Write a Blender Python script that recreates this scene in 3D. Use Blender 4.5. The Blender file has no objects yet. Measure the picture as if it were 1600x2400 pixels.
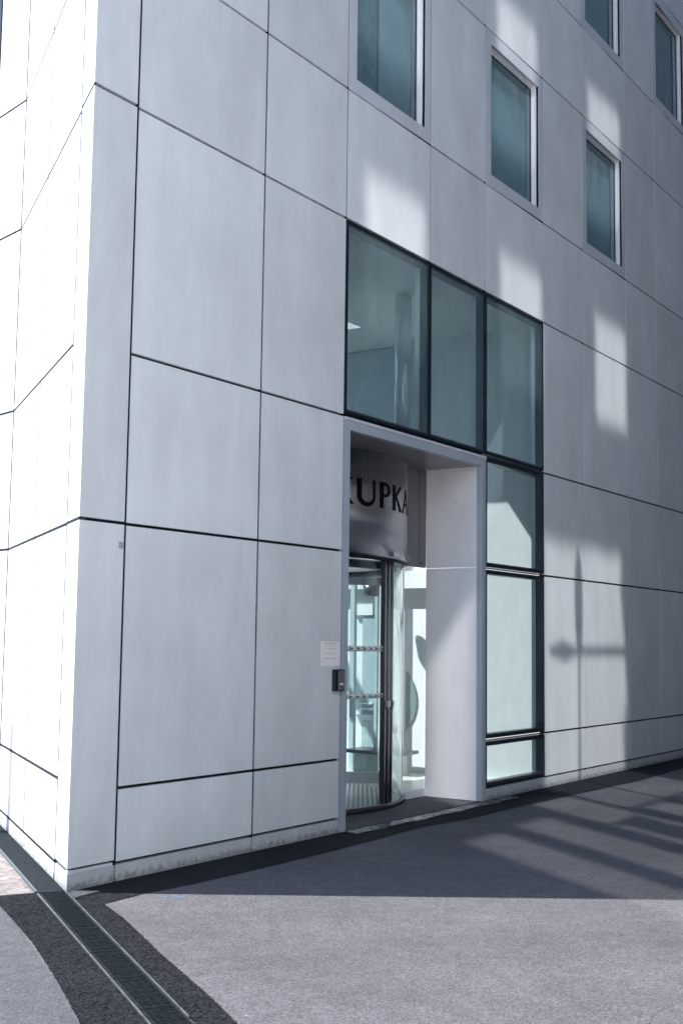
import bpy, bmesh, math, random
from mathutils import Vector, Matrix
random.seed(7)
R = math.radians
scene = bpy.context.scene
COL = scene.collection

# ------------------------------------------------------------------ camera
cam_d = bpy.data.cameras.new('camera')
cam = bpy.data.objects.new('camera', cam_d); COL.objects.link(cam)
fwd = Vector((0.82023696, 0.56332379, 0.09938631)); up = Vector((-0.08941189, -0.04534983, 0.99496176))
rgt = Vector((0.56499278, -0.82499073, 0.01317024))
m = Matrix.Identity(4)
for i in range(3):
    m[i][0] = rgt[i]; m[i][1] = up[i]; m[i][2] = -fwd[i]
m[0][3], m[1][3], m[2][3] = -5.318, -5.682, 1.568
cam.matrix_world = m
cam_d.sensor_fit = 'VERTICAL'; cam_d.sensor_height = 36.0; cam_d.lens = 42.0
cam_d.shift_y = 0.00988
cam_d.clip_start = 0.05; cam_d.clip_end = 2000
scene.camera = cam

# ------------------------------------------------------------------ light
SUN_EL = 50.0
HX, HY = -0.573, 0.820                      # horizontal direction towards the sun
world = bpy.data.worlds.new('World'); scene.world = world; world.use_nodes = True
nt = world.node_tree; nt.nodes.clear()
sky = nt.nodes.new('ShaderNodeTexSky'); sky.sky_type = 'NISHITA'; sky.sun_disc = False
sky.sun_elevation = R(SUN_EL); sky.sun_rotation = math.atan2(HX, HY) % (2*math.pi)
sky.altitude = 50; sky.air_density = 1.0; sky.dust_density = 1.2; sky.ozone_density = 1.0
hs = nt.nodes.new('ShaderNodeHueSaturation'); hs.inputs['Saturation'].default_value = 1.35
bg = nt.nodes.new('ShaderNodeBackground'); bg.inputs['Strength'].default_value = 0.05
wo = nt.nodes.new('ShaderNodeOutputWorld')
nt.links.new(sky.outputs[0], hs.inputs['Color']); nt.links.new(hs.outputs[0], bg.inputs['Color']); nt.links.new(bg.outputs[0], wo.inputs['Surface'])

sun_d = bpy.data.lights.new('sun', 'SUN'); sun_d.energy = 2.2; sun_d.angle = R(0.5); sun_d.color = (1.0, 0.965, 0.94)
sun = bpy.data.objects.new('sun', sun_d); COL.objects.link(sun)
sdir = Vector((HX*math.cos(R(SUN_EL)), HY*math.cos(R(SUN_EL)), math.sin(R(SUN_EL)))).normalized()
sun.rotation_euler = sdir.to_track_quat('Z', 'Y').to_euler(); sun.location = sdir*60

vs = scene.view_settings
vs.view_transform = 'Standard'; vs.look = 'None'; vs.gamma = 1.0; vs.use_curve_mapping = False
vs.exposure = 2.25
scene.render.engine = 'CYCLES'
cy = scene.cycles
cy.use_denoising = True; cy.max_bounces = 10; cy.diffuse_bounces = 5; cy.glossy_bounces = 6
cy.transparent_max_bounces = 16; cy.transmission_bounces = 8; cy.sample_clamp_indirect = 6.0
cy.caustics_reflective = False; cy.caustics_refractive = False

# ------------------------------------------------------------------ helpers
def link(name, me, mat=None, parent=None):
    o = bpy.data.objects.new(name, me); COL.objects.link(o)
    if mat is not None:
        me.materials.append(mat)
    if parent is not None:
        o.parent = parent
    return o

def empty(name, loc=(0, 0, 0)):
    o = bpy.data.objects.new(name, None); COL.objects.link(o); o.location = loc
    o.empty_display_size = 0.2
    return o

def tag(o, label=None, cat=None, group=None, kind=None):
    if label: o['label'] = label
    if cat: o['category'] = cat
    if group: o['group'] = group
    if kind: o['kind'] = kind
    return o

def T_id(p): return p
def finish(bm, name, mat, parent=None, smooth=False, bevel=0.0):
    if bevel > 0:
        bmesh.ops.bevel(bm, geom=[e for e in bm.edges if len(e.link_faces) == 2 and e.calc_face_angle(0) > 0.6], offset=bevel, segments=1, affect='EDGES')
    bmesh.ops.recalc_face_normals(bm, faces=bm.faces)
    if smooth:
        for f in bm.faces: f.smooth = True
    me = bpy.data.meshes.new(name); bm.to_mesh(me); bm.free()
    o = link(name, me, mat)
    if parent is not None:
        o.parent = parent
        o.matrix_parent_inverse = Matrix.Translation(-parent.matrix_basis.translation) if False else Matrix.Identity(4)
        if parent.location.length > 0:          # meshes are written in world coordinates
            for v in me.vertices: v.co = v.co - world_loc(parent)
    return o

def world_loc(o):
    p = Vector(o.location)
    while o.parent is not None:
        o = o.parent; p += Vector(o.location)
    return p

def add_box(bm, x0, x1, y0, y1, z0, z1, T=T_id):
    vs_ = [bm.verts.new(T(Vector((x, y, z)))) for z in (z0, z1) for y in (y0, y1) for x in (x0, x1)]
    for q in ((0, 1, 3, 2), (4, 6, 7, 5), (0, 4, 5, 1), (2, 3, 7, 6), (0, 2, 6, 4), (1, 5, 7, 3)):
        bm.faces.new([vs_[i] for i in q])

def box(name, x0, x1, y0, y1, z0, z1, mat, parent=None, T=T_id, bevel=0.0):
    bm = bmesh.new(); add_box(bm, x0, x1, y0, y1, z0, z1, T)
    return finish(bm, name, mat, parent, bevel=bevel)

def add_prism(bm, pts, z0, z1):
    lo = [bm.verts.new((p[0], p[1], z0)) for p in pts]; hi = [bm.verts.new((p[0], p[1], z1)) for p in pts]
    n = len(pts)
    bm.faces.new(lo); bm.faces.new(hi)
    for i in range(n):
        bm.faces.new((lo[i], lo[(i+1) % n], hi[(i+1) % n], hi[i]))

def prism(name, pts, z0, z1, mat, parent=None, bevel=0.0):
    bm = bmesh.new(); add_prism(bm, pts, z0, z1)
    return finish(bm, name, mat, parent, bevel=bevel)

def cyl_pt(a, r, z, c=(0, 0)):
    return (c[0]+r*math.cos(R(a)), c[1]+r*math.sin(R(a)), z)

def add_arc(bm, c, r0, r1, a0, a1, z0, z1, step=2.0):
    """curved slab between two radii"""
    n = max(2, int(abs(a1-a0)/step)+1)
    full = abs(a1-a0) >= 359.9
    ring = []
    for i in range(n):
        a = a0+(a1-a0)*i/(n if full else n-1)
        ring.append([bm.verts.new(cyl_pt(a, r, z, c)) for r, z in ((r0, z0), (r1, z0), (r1, z1), (r0, z1))])
    m_ = n if full else n-1
    for i in range(m_):
        A, B = ring[i], ring[(i+1) % n]
        for k in range(4):
            f = bm.faces.new((A[k], B[k], B[(k+1) % 4], A[(k+1) % 4]))
            f.smooth = k in (1, 3)
    if not full:
        bm.faces.new(ring[0]); bm.faces.new(ring[-1][::-1])

def arc(name, c, r0, r1, a0, a1, z0, z1, mat, parent=None, step=2.0):
    bm = bmesh.new(); add_arc(bm, c, r0, r1, a0, a1, z0, z1, step)
    bmesh.ops.recalc_face_normals(bm, faces=bm.faces)
    return finish(bm, name, mat, parent)

def add_tube(bm, p0, p1, r0, r1=None, n=12):
    p0, p1 = Vector(p0), Vector(p1); r1 = r0 if r1 is None else r1
    ax = (p1-p0).normalized(); a = ax.orthogonal().normalized(); b = ax.cross(a)
    A = [bm.verts.new(p0+(a*math.cos(t)+b*math.sin(t))*r0) for t in [2*math.pi*i/n for i in range(n)]]
    B = [bm.verts.new(p1+(a*math.cos(t)+b*math.sin(t))*r1) for t in [2*math.pi*i/n for i in range(n)]]
    bm.faces.new(A[::-1]); bm.faces.new(B)
    for i in range(n):
        f = bm.faces.new((A[i], A[(i+1) % n], B[(i+1) % n], B[i])); f.smooth = True

def tube(name, p0, p1, r0, mat, parent=None, r1=None, n=16):
    bm = bmesh.new(); add_tube(bm, p0, p1, r0, r1, n)
    return finish(bm, name, mat, parent)

def holed(name, outer, holes, thick, mat, parent, T):
    """flat plate with openings; outline in (u, w), T maps (u, depth, w) to the world"""
    cu = bpy.data.curves.new('outline', 'CURVE'); cu.dimensions = '2D'; cu.fill_mode = 'BOTH'
    for pts in [outer]+holes:
        s = cu.splines.new('POLY'); s.points.add(len(pts)-1); s.use_cyclic_u = True
        for i, p in enumerate(pts): s.points[i].co = (p[0], p[1], 0, 1)
    cu.extrude = thick/2
    tmp = bpy.data.objects.new('outline', cu); COL.objects.link(tmp)
    bpy.context.view_layer.update()
    dg = bpy.context.evaluated_depsgraph_get()
    me = bpy.data.meshes.new_from_object(tmp.evaluated_get(dg))
    COL.objects.unlink(tmp); bpy.data.objects.remove(tmp); bpy.data.curves.remove(cu)
    bm = bmesh.new(); bm.from_mesh(me); bpy.data.meshes.remove(me)
    bmesh.ops.remove_doubles(bm, verts=bm.verts, dist=1e-5)
    for v in bm.verts:
        v.co = T(Vector((v.co.x, thick/2+v.co.z, v.co.y)))
    return finish(bm, name, mat, parent)

def rect(a, b, c, d): return [(a, c), (b, c), (b, d), (a, d)]

# ------------------------------------------------------------------ materials
def new_mat(name):
    mt = bpy.data.materials.new(name); mt.use_nodes = True
    n = mt.node_tree.nodes; l = mt.node_tree.links
    b = n['Principled BSDF']
    return mt, n, l, b

def plain(name, col, rough=0.5, metal=0.0, spec=0.5, vary=0.06, scale=6.0):
    mt, n, l, b = new_mat(name)
    b.inputs['Roughness'].default_value = rough; b.inputs['Metallic'].default_value = metal
    b.inputs['Specular IOR Level'].default_value = spec
    tc = n.new('ShaderNodeTexCoord'); no = n.new('ShaderNodeTexNoise'); no.inputs['Scale'].default_value = scale; no.inputs['Detail'].default_value = 4
    l.new(tc.outputs['Object'], no.inputs['Vector'])
    rp = n.new('ShaderNodeValToRGB')
    rp.color_ramp.elements[0].position = 0.3; rp.color_ramp.elements[1].position = 0.7
    rp.color_ramp.elements[0].color = (*[c*(1-vary) for c in col], 1); rp.color_ramp.elements[1].color = (*[min(1, c*(1+vary)) for c in col], 1)
    l.new(no.outputs['Fac'], rp.inputs['Fac']); l.new(rp.outputs['Color'], b.inputs['Base Color'])
    return mt

def panel_mat(name, col, rough=0.42, metal=0.0, streak=0.05, dirt=0.0):
    """painted / anodised sheet with faint vertical rain streaks and clouding"""
    mt, n, l, b = new_mat(name)
    tc = n.new('ShaderNodeNewGeometry')
    oi = n.new('ShaderNodeObjectInfo')
    mp = n.new('ShaderNodeMapping'); mp.inputs['Scale'].default_value = (14, 14, 0.55)
    l.new(tc.outputs['Position'], mp.inputs['Vector'])
    s = n.new('ShaderNodeTexNoise'); s.inputs['Scale'].default_value = 1.6; s.inputs['Detail'].default_value = 6; s.inputs['Roughness'].default_value = 0.62
    l.new(mp.outputs[0], s.inputs['Vector'])
    mc = n.new('ShaderNodeMapping'); mc.inputs['Scale'].default_value = (1.6, 1.6, 0.7); l.new(tc.outputs['Position'], mc.inputs['Vector'])
    c = n.new('ShaderNodeTexNoise'); c.inputs['Scale'].default_value = 1.5; c.inputs['Detail'].default_value = 7; c.inputs['Roughness'].default_value = 0.62
    l.new(mc.outputs[0], c.inputs['Vector'])
    # value = 1 + streak*(s-.5) + cloud*(c-.5) + per-panel offset
    m1 = n.new('ShaderNodeMath'); m1.operation = 'MULTIPLY_ADD'; m1.inputs[1].default_value = streak*3.0; m1.inputs[2].default_value = 1-streak*1.5
    l.new(s.outputs['Fac'], m1.inputs[0])
    m2 = n.new('ShaderNodeMath'); m2.operation = 'MULTIPLY_ADD'; m2.inputs[1].default_value = 0.46; m2.inputs[2].default_value = -0.23
    l.new(c.outputs['Fac'], m2.inputs[0])
    m3 = n.new('ShaderNodeMath'); m3.operation = 'ADD'; l.new(m1.outputs[0], m3.inputs[0]); l.new(m2.outputs[0], m3.inputs[1])
    m4 = n.new('ShaderNodeMath'); m4.operation = 'MULTIPLY_ADD'; m4.inputs[1].default_value = 0.13; l.new(oi.outputs['Random'], m4.inputs[0]); l.new(m3.outputs[0], m4.inputs[2])
    val = m4.outputs[0]
    # pale dried runs of rain water
    mq = n.new('ShaderNodeMapping'); mq.inputs['Scale'].default_value = (38, 38, 0.9); l.new(tc.outputs['Position'], mq.inputs['Vector'])
    rn = n.new('ShaderNodeTexNoise'); rn.inputs['Scale'].default_value = 1.2; rn.inputs['Detail'].default_value = 3; l.new(mq.outputs[0], rn.inputs['Vector'])
    r1 = n.new('ShaderNodeMapRange'); r1.inputs['From Min'].default_value = 0.60; r1.inputs['From Max'].default_value = 0.72; r1.inputs['To Max'].default_value = 0.10; l.new(rn.outputs['Fac'], r1.inputs['Value'])
    r2 = n.new('ShaderNodeMapRange'); r2.inputs['From Min'].default_value = 0.48; r2.inputs['From Max'].default_value = 0.62; l.new(c.outputs['Fac'], r2.inputs['Value'])
    r3 = n.new('ShaderNodeMath'); r3.operation = 'MULTIPLY_ADD'; l.new(r1.outputs[0], r3.inputs[0]); l.new(r2.outputs[0], r3.inputs[1]); l.new(val, r3.inputs[2]); val = r3.outputs[0]
    if dirt > 0:      # splashed grime close to the pavement
        sep = n.new('ShaderNodeSeparateXYZ'); l.new(tc.outputs['Position'], sep.inputs[0])
        dn = n.new('ShaderNodeTexNoise'); dn.inputs['Scale'].default_value = 22; dn.inputs['Detail'].default_value = 6
        l.new(tc.outputs['Position'], dn.inputs['Vector'])
        mr = n.new('ShaderNodeMapRange'); mr.inputs['From Min'].default_value = 0.0; mr.inputs['From Max'].default_value = 0.10
        mr.inputs['To Min'].default_value = 0.40; mr.inputs['To Max'].default_value = -0.25
        l.new(sep.outputs['Z'], mr.inputs['Value'])
        ad = n.new('ShaderNodeMath'); ad.operation = 'ADD'; l.new(mr.outputs[0], ad.inputs[0]); l.new(dn.outputs['Fac'], ad.inputs[1])
        st = n.new('ShaderNodeMapRange'); st.inputs['From Min'].default_value = 0.55; st.inputs['From Max'].default_value = 0.85
        st.inputs['To Min'].default_value = 1.0; st.inputs['To Max'].default_value = 1-dirt
        l.new(ad.outputs[0], st.inputs['Value'])
        mm = n.new('ShaderNodeMath'); mm.operation = 'MULTIPLY'; l.new(val, mm.inputs[0]); l.new(st.outputs[0], mm.inputs[1]); val = mm.outputs[0]
    vm = n.new('ShaderNodeVectorMath'); vm.operation = 'SCALE'; vm.inputs[0].default_value = col; l.new(val, vm.inputs['Scale'])
    l.new(vm.outputs[0], b.inputs['Base Color'])
    rr = n.new('ShaderNodeMapRange'); rr.inputs['To Min'].default_value = rough-0.07; rr.inputs['To Max'].default_value = rough+0.1
    l.new(c.outputs['Fac'], rr.inputs['Value']); l.new(rr.outputs[0], b.inputs['Roughness'])
    b.inputs['Metallic'].default_value = metal
    bp = n.new('ShaderNodeBump'); bp.inputs['Strength'].default_value = 0.05; bp.inputs['Distance'].default_value = 0.004
    l.new(s.outputs['Fac'], bp.inputs['Height']); l.new(bp.outputs[0], b.inputs['Normal'])
    return mt

def asphalt(name, dark, light, grain=260.0, patch=0.12, bump=0.6, speck=True, spec=0.3):
    mt, n, l, b = new_mat(name)
    g = n.new('ShaderNodeNewGeometry')
    f = n.new('ShaderNodeTexNoise'); f.inputs['Scale'].default_value = grain; f.inputs['Detail'].default_value = 3; f.inputs['Roughness'].default_value = 0.7
    l.new(g.outputs['Position'], f.inputs['Vector'])
    v = n.new('ShaderNodeTexVoronoi'); v.inputs['Scale'].default_value = grain*0.42; l.new(g.outputs['Position'], v.inputs['Vector'])
    sepc = n.new('ShaderNodeSeparateColor'); l.new(v.outputs['Color'], sepc.inputs[0])
    mx = n.new('ShaderNodeMath'); mx.operation = 'MULTIPLY_ADD'; mx.inputs[1].default_value = 0.55
    l.new(sepc.outputs[0], mx.inputs[0]); 
    m0 = n.new('ShaderNodeMath'); m0.operation = 'MULTIPLY'; m0.inputs[1].default_value = 0.5; l.new(f.outputs['Fac'], m0.inputs[0]); l.new(m0.outputs[0], mx.inputs[2])
    rp = n.new('ShaderNodeValToRGB'); e = rp.color_ramp.elements
    e[0].position = 0.12; e[0].color = (*dark, 1); e[1].position = 0.86; e[1].color = (*light, 1)
    l.new(mx.outputs[0], rp.inputs['Fac'])
    big = n.new('ShaderNodeTexNoise'); big.inputs['Scale'].default_value = 1.1; big.inputs['Detail'].default_value = 7; big.inputs['Roughness'].default_value = 0.6
    l.new(g.outputs['Position'], big.inputs['Vector'])
    br = n.new('ShaderNodeMapRange'); br.inputs['From Min'].default_value = 0.3; br.inputs['From Max'].default_value = 0.7
    br.inputs['To Min'].default_value = 1-patch; br.inputs['To Max'].default_value = 1+patch; l.new(big.outputs['Fac'], br.inputs['Value'])
    md = n.new('ShaderNodeTexNoise'); md.inputs['Scale'].default_value = 9.0; md.inputs['Detail'].default_value = 5; l.new(g.outputs['Position'], md.inputs['Vector'])
    m5 = n.new('ShaderNodeMapRange'); m5.inputs['From Min'].default_value = 0.3; m5.inputs['From Max'].default_value = 0.7
    m5.inputs['To Min'].default_value = 0.90; m5.inputs['To Max'].default_value = 1.10; l.new(md.outputs['Fac'], m5.inputs['Value'])
    m6 = n.new('ShaderNodeMath'); m6.operation = 'MULTIPLY'; l.new(m5.outputs[0], m6.inputs[0]); l.new(br.outputs[0], m6.inputs[1])
    vm = n.new('ShaderNodeVectorMath'); vm.operation = 'SCALE'; l.new(rp.outputs['Color'], vm.inputs[0]); l.new(m6.outputs[0], vm.inputs['Scale'])
    colr = vm.outputs[0]
    if speck:      # scattered pale and black grit, chewing gum
        v2 = n.new('ShaderNodeTexVoronoi'); v2.inputs['Scale'].default_value = 6.0; l.new(g.outputs['Position'], v2.inputs['Vector'])
        st = n.new('ShaderNodeMapRange'); st.inputs['From Min'].default_value = 0.022; st.inputs['From Max'].default_value = 0.055; st.inputs['To Min'].default_value = 1; st.inputs['To Max'].default_value = 0
        l.new(v2.outputs['Distance'], st.inputs['Value'])
        sc2 = n.new('ShaderNodeSeparateColor'); l.new(v2.outputs['Color'], sc2.inputs[0])
        th = n.new('ShaderNodeMath'); th.operation = 'GREATER_THAN'; th.inputs[1].default_value = 0.5; l.new(sc2.outputs[0], th.inputs[0])
        mf = n.new('ShaderNodeMath'); mf.operation = 'MULTIPLY'; l.new(st.outputs[0], mf.inputs[0]); l.new(th.outputs[0], mf.inputs[1])
        mf2 = n.new('ShaderNodeMath'); mf2.operation = 'MULTIPLY'; mf2.inputs[1].default_value = 0.75; l.new(mf.outputs[0], mf2.inputs[0])
        mi = n.new('ShaderNodeMix'); mi.data_type = 'RGBA'; l.new(mf2.outputs[0], mi.inputs[0]); l.new(colr, mi.inputs[6])
        rp2 = n.new('ShaderNodeValToRGB'); rp2.color_ramp.interpolation = 'CONSTANT'
        rp2.color_ramp.elements[0].color = (0.02, 0.02, 0.022, 1); rp2.color_ramp.elements[1].color = (0.3, 0.3, 0.31, 1); rp2.color_ramp.elements[1].position = 0.45
        l.new(sc2.outputs[1], rp2.inputs['Fac']); l.new(rp2.outputs['Color'], mi.inputs[7]); colr = mi.outputs[2]
    l.new(colr, b.inputs['Base Color'])
    b.inputs['Roughness'].default_value = 0.82; b.inputs['Specular IOR Level'].default_value = spec
    bp = n.new('ShaderNodeBump'); bp.inputs['Strength'].default_value = bump; bp.inputs['Distance'].default_value = 0.003
    l.new(mx.outputs[0], bp.inputs['Height']); l.new(bp.outputs[0], b.inputs['Normal'])
    return mt

def glass(name, tint, ior=1.7, refl_tint=(1, 1, 1), rough=0.0, veil=0.0):
    mt = bpy.data.materials.new(name); mt.use_nodes = True
    n = mt.node_tree.nodes; l = mt.node_tree.links; n.clear()
    out = n.new('ShaderNodeOutputMaterial'); tr = n.new('ShaderNodeBsdfTransparent'); tr.inputs[0].default_value = (*tint, 1)
    veil = max(veil, 0.0); gl = n.new('ShaderNodeBsdfGlossy'); gl.inputs['Color'].default_value = (*refl_tint, 1); gl.inputs['Roughness'].default_value = rough
    ge = n.new('ShaderNodeNewGeometry'); dt = n.new('ShaderNodeVectorMath'); dt.operation = 'DOT_PRODUCT'
    l.new(ge.outputs['Incoming'], dt.inputs[0]); l.new(ge.outputs['Normal'], dt.inputs[1])
    ab = n.new('ShaderNodeMath'); ab.operation = 'ABSOLUTE'; l.new(dt.outputs['Value'], ab.inputs[0])
    iv = n.new('ShaderNodeMath'); iv.operation = 'SUBTRACT'; iv.inputs[0].default_value = 1.0; iv.use_clamp = True; l.new(ab.outputs[0], iv.inputs[1])
    pw = n.new('ShaderNodeMath'); pw.operation = 'POWER'; pw.inputs[1].default_value = 5.0; l.new(iv.outputs[0], pw.inputs[0])
    f0 = ((ior-1)/(ior+1))**2
    fr = n.new('ShaderNodeMath'); fr.operation = 'MULTIPLY_ADD'; fr.inputs[1].default_value = 1-f0; fr.inputs[2].default_value = f0; l.new(pw.outputs[0], fr.inputs[0])
    g = n.new('ShaderNodeNewGeometry'); no = n.new('ShaderNodeTexNoise'); no.inputs['Scale'].default_value = 0.9; no.inputs['Detail'].default_value = 1
    l.new(g.outputs['Position'], no.inputs['Vector'])
    bp = n.new('ShaderNodeBump'); bp.inputs['Strength'].default_value = 0.10; bp.inputs['Distance'].default_value = 0.02
    l.new(no.outputs['Fac'], bp.inputs['Height']); l.new(bp.outputs[0], gl.inputs['Normal'])
    mx = n.new('ShaderNodeMixShader'); l.new(fr.outputs[0], mx.inputs[0]); l.new(tr.outputs[0], mx.inputs[1]); l.new(gl.outputs[0], mx.inputs[2])
    last = mx.outputs[0]
    if veil > 0:  # milky light in the glass is painted as a thin diffuse veil
        df = n.new('ShaderNodeBsdfDiffuse'); df.inputs[0].default_value = (0.42, 0.54, 0.58, 1)
        mp = n.new('ShaderNodeMapping'); mp.inputs['Scale'].default_value = (4, 4, 2.0); l.new(g.outputs['Position'], mp.inputs['Vector'])
        n2 = n.new('ShaderNodeTexNoise'); n2.inputs['Scale'].default_value = 1.4; n2.inputs['Detail'].default_value = 6; l.new(mp.outputs[0], n2.inputs['Vector'])
        mr = n.new('ShaderNodeMapRange'); mr.inputs['From Min'].default_value = 0.35; mr.inputs['From Max'].default_value = 0.75; mr.inputs['To Max'].default_value = veil; mr.inputs['To Min'].default_value = veil*0.55
        l.new(n2.outputs['Fac'], mr.inputs['Value'])
        m2 = n.new('ShaderNodeMixShader'); l.new(mr.outputs[0], m2.inputs[0]); l.new(last, m2.inputs[1]); l.new(df.outputs[0], m2.inputs[2]); last = m2.outputs[0]
    l.new(last, out.inputs['Surface'])
    return mt

PANEL = panel_mat('facade_panel', (0.69, 0.74, 0.78), rough=0.40, streak=0.035)
PLINTH = panel_mat('plinth_stone', (0.50, 0.54, 0.58), rough=0.6, streak=0.08, dirt=0.5)
FRAME_ALU = panel_mat('frame_aluminium', (0.60, 0.645, 0.71), rough=0.34, streak=0.02)
PORTAL = panel_mat('portal_aluminium', (0.42, 0.49, 0.56), rough=0.30, streak=0.03, metal=0.1)
REVEAL = panel_mat('reveal_panel', (0.84, 0.85, 0.88), rough=0.32, streak=0.02)
WHITE_ALU = plain('white_aluminium', (0.90, 0.90, 0.90), 0.3, 0.0, 0.6, 0.02)
DARK = plain('dark_backing', (0.012, 0.015, 0.022), 0.6, 0.0, 0.3)
NAVY = plain('navy_frame', (0.010, 0.018, 0.030), 0.3, 0.0, 0.5)
CHROME = plain('chrome', (0.72, 0.73, 0.75), 0.16, 1.0, 0.5, 0.02)
GRAPHITE = plain('graphite_profile', (0.085, 0.09, 0.105), 0.32, 0.6, 0.5)
INNER = plain('interior_plaster', (0.80, 0.82, 0.82), 0.7, 0.0, 0.3, 0.02)
INNER_GREY = plain('interior_grey', (0.62, 0.66, 0.66), 0.5, 0.0, 0.3, 0.03)
TILE = plain('lobby_floor', (0.52, 0.56, 0.53), 0.25, 0.0, 0.5, 0.05, 2.0)
TEAL = plain('teal_glass_disc', (0.16, 0.24, 0.24), 0.25, 0.0, 0.5)
TEALWALL = plain('teal_lacquer', (0.50, 0.62, 0.65), 0.4)
SKY_TEAL = plain('sky_teal', (0.26, 0.36, 0.41), 0.6, 0.0, 0.3, 0.3, 14.0)
BLIND2 = plain('pale_blind', (0.66, 0.71, 0.74), 0.6, 0.0, 0.3, 0.08, 3.0)
BLIND = plain('window_blind', (0.20, 0.27, 0.31), 0.6, 0.0, 0.3, 0.12, 3.0)
BLOCK_DARK = plain('shading_block_dark', (0.035, 0.04, 0.05), 0.6, 0.0, 0.4, 0.05, 0.5)
CONC = plain('city_wall', (0.36, 0.37, 0.38), 0.6, 0.0, 0.4, 0.05, 0.5)
BLACK = plain('letter_black', (0.004, 0.004, 0.007), 0.6, 0.0, 0.08)
BOXBLACK = plain('intercom_black', (0.010, 0.012, 0.018), 0.45)
PLATE = plain('intercom_plate', (0.36, 0.39, 0.43), 0.3, 0.6)
PAPER = plain('paper', (0.92, 0.92, 0.92), 0.7, 0.0, 0.3, 0.02)
INK = plain('faded_ink', (0.30, 0.30, 0.34), 0.7)
WHITEFILM = plain('white_film', (0.88, 0.90, 0.90), 0.4, 0.0, 0.4, 0.01)
CHEV = plain('chevron_teal', (0.09, 0.16, 0.18), 0.4)
STICK = plain('faded_sticker', (0.36, 0.40, 0.46), 0.5, 0, 0.4, 0.25, 90)
BLUE = plain('blue_paint', (0.09, 0.17, 0.27), 0.7, 0, 0.3, 0.4, 60)
GALV = plain('galvanised_steel', (0.50, 0.52, 0.54), 0.38, 0.9, 0.5, 0.2, 25)
IRON = plain('grating_iron', (0.018, 0.022, 0.026), 0.7, 0.0, 0.02, 0.3, 30)
RAIL = plain('rail_steel', (0.18, 0.20, 0.22), 0.45, 0.6, 0.5, 0.35, 12)
DEPTH_BLACK = plain('drain_shadow', (0.004, 0.005, 0.006), 0.8)
LAMPM = plain('lamp_paint', (0.1, 0.1, 0.11), 0.5)
GLASS_DOOR = glass('door_glass', (0.90, 0.95, 0.955), 1.75)
GLASS_TALL = glass('glazing_glass', (0.76, 0.825, 0.84), 1.6, (0.85, 0.95, 1.0), veil=0.08)
GLASS_UP = glass('upper_glazing_glass', (0.82, 0.91, 0.93), 1.7, (0.75, 0.92, 1.0), veil=0.15)
GLASS_WIN = glass('window_glass', (0.72, 0.84, 0.88), 1.8, (0.7, 0.88, 1.0), veil=0.22)

# brushed steel canopy of the revolving door
STEEL, n_, l_, b_ = new_mat('brushed_steel')
b_.inputs['Metallic'].default_value = 1.0; b_.inputs['Base Color'].default_value = (0.68, 0.68, 0.70, 1); b_.inputs['Roughness'].default_value = 0.24
b_.inputs['Anisotropic'].default_value = 0.85; tg_ = n_.new('ShaderNodeTangent'); tg_.direction_type = 'RADIAL'; tg_.axis = 'Z'; l_.new(tg_.outputs[0], b_.inputs['Tangent'])
g_ = n_.new('ShaderNodeNewGeometry'); mp_ = n_.new('ShaderNodeMapping'); mp_.inputs['Scale'].default_value = (60, 60, 0.4)
l_.new(g_.outputs['Position'], mp_.inputs['Vector'])
no_ = n_.new('ShaderNodeTexNoise'); no_.inputs['Scale'].default_value = 2.0; no_.inputs['Detail'].default_value = 3; l_.new(mp_.outputs[0], no_.inputs['Vector'])
mr_ = n_.new('ShaderNodeMapRange'); mr_.inputs['To Min'].default_value = 0.26; mr_.inputs['To Max'].default_value = 0.30
l_.new(no_.outputs['Fac'], mr_.inputs['Value']); l_.new(mr_.outputs[0], b_.inputs['Roughness'])

# striped entrance mat
MAT, n_, l_, b_ = new_mat('ribbed_mat')
g_ = n_.new('ShaderNodeNewGeometry'); wv = n_.new('ShaderNodeVectorMath'); wv.operation = 'DOT_PRODUCT'; wv.inputs[1].default_value = (-0.552, 0.834, 0)
l_.new(g_.outputs['Position'], wv.inputs[0])
ms_ = n_.new('ShaderNodeMath'); ms_.operation = 'MULTIPLY'; ms_.inputs[1].default_value = 2*math.pi/0.047; l_.new(wv.outputs['Value'], ms_.inputs[0])
sn_ = n_.new('ShaderNodeMath'); sn_.operation = 'SINE'; l_.new(ms_.outputs[0], sn_.inputs[0])
rp_ = n_.new('ShaderNodeValToRGB'); rp_.color_ramp.elements[0].position = 0.0; rp_.color_ramp.elements[0].color = (0.03, 0.04, 0.045, 1)
rp_.color_ramp.elements[1].position = 0.35; rp_.color_ramp.elements[1].color = (0.75, 0.77, 0.78, 1)
l_.new(sn_.outputs[0], rp_.inputs['Fac']); l_.new(rp_.outputs['Color'], b_.inputs['Base Color']); b_.inputs['Roughness'].default_value = 0.4

ASPH = asphalt('pavement_asphalt', (0.040, 0.040, 0.046), (0.143, 0.143, 0.160), 280, 0.18)
ASPH_L = asphalt('pavement_left', (0.032, 0.035, 0.041), (0.105, 0.111, 0.124), 280)
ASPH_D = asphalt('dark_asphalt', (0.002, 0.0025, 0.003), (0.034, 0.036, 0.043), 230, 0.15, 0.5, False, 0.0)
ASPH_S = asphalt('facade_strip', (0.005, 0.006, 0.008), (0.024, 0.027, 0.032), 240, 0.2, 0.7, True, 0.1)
CONCR = asphalt('old_concrete', (0.10, 0.088, 0.084), (0.27, 0.24, 0.23), 60, 0.25, 1.0, True)

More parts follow.
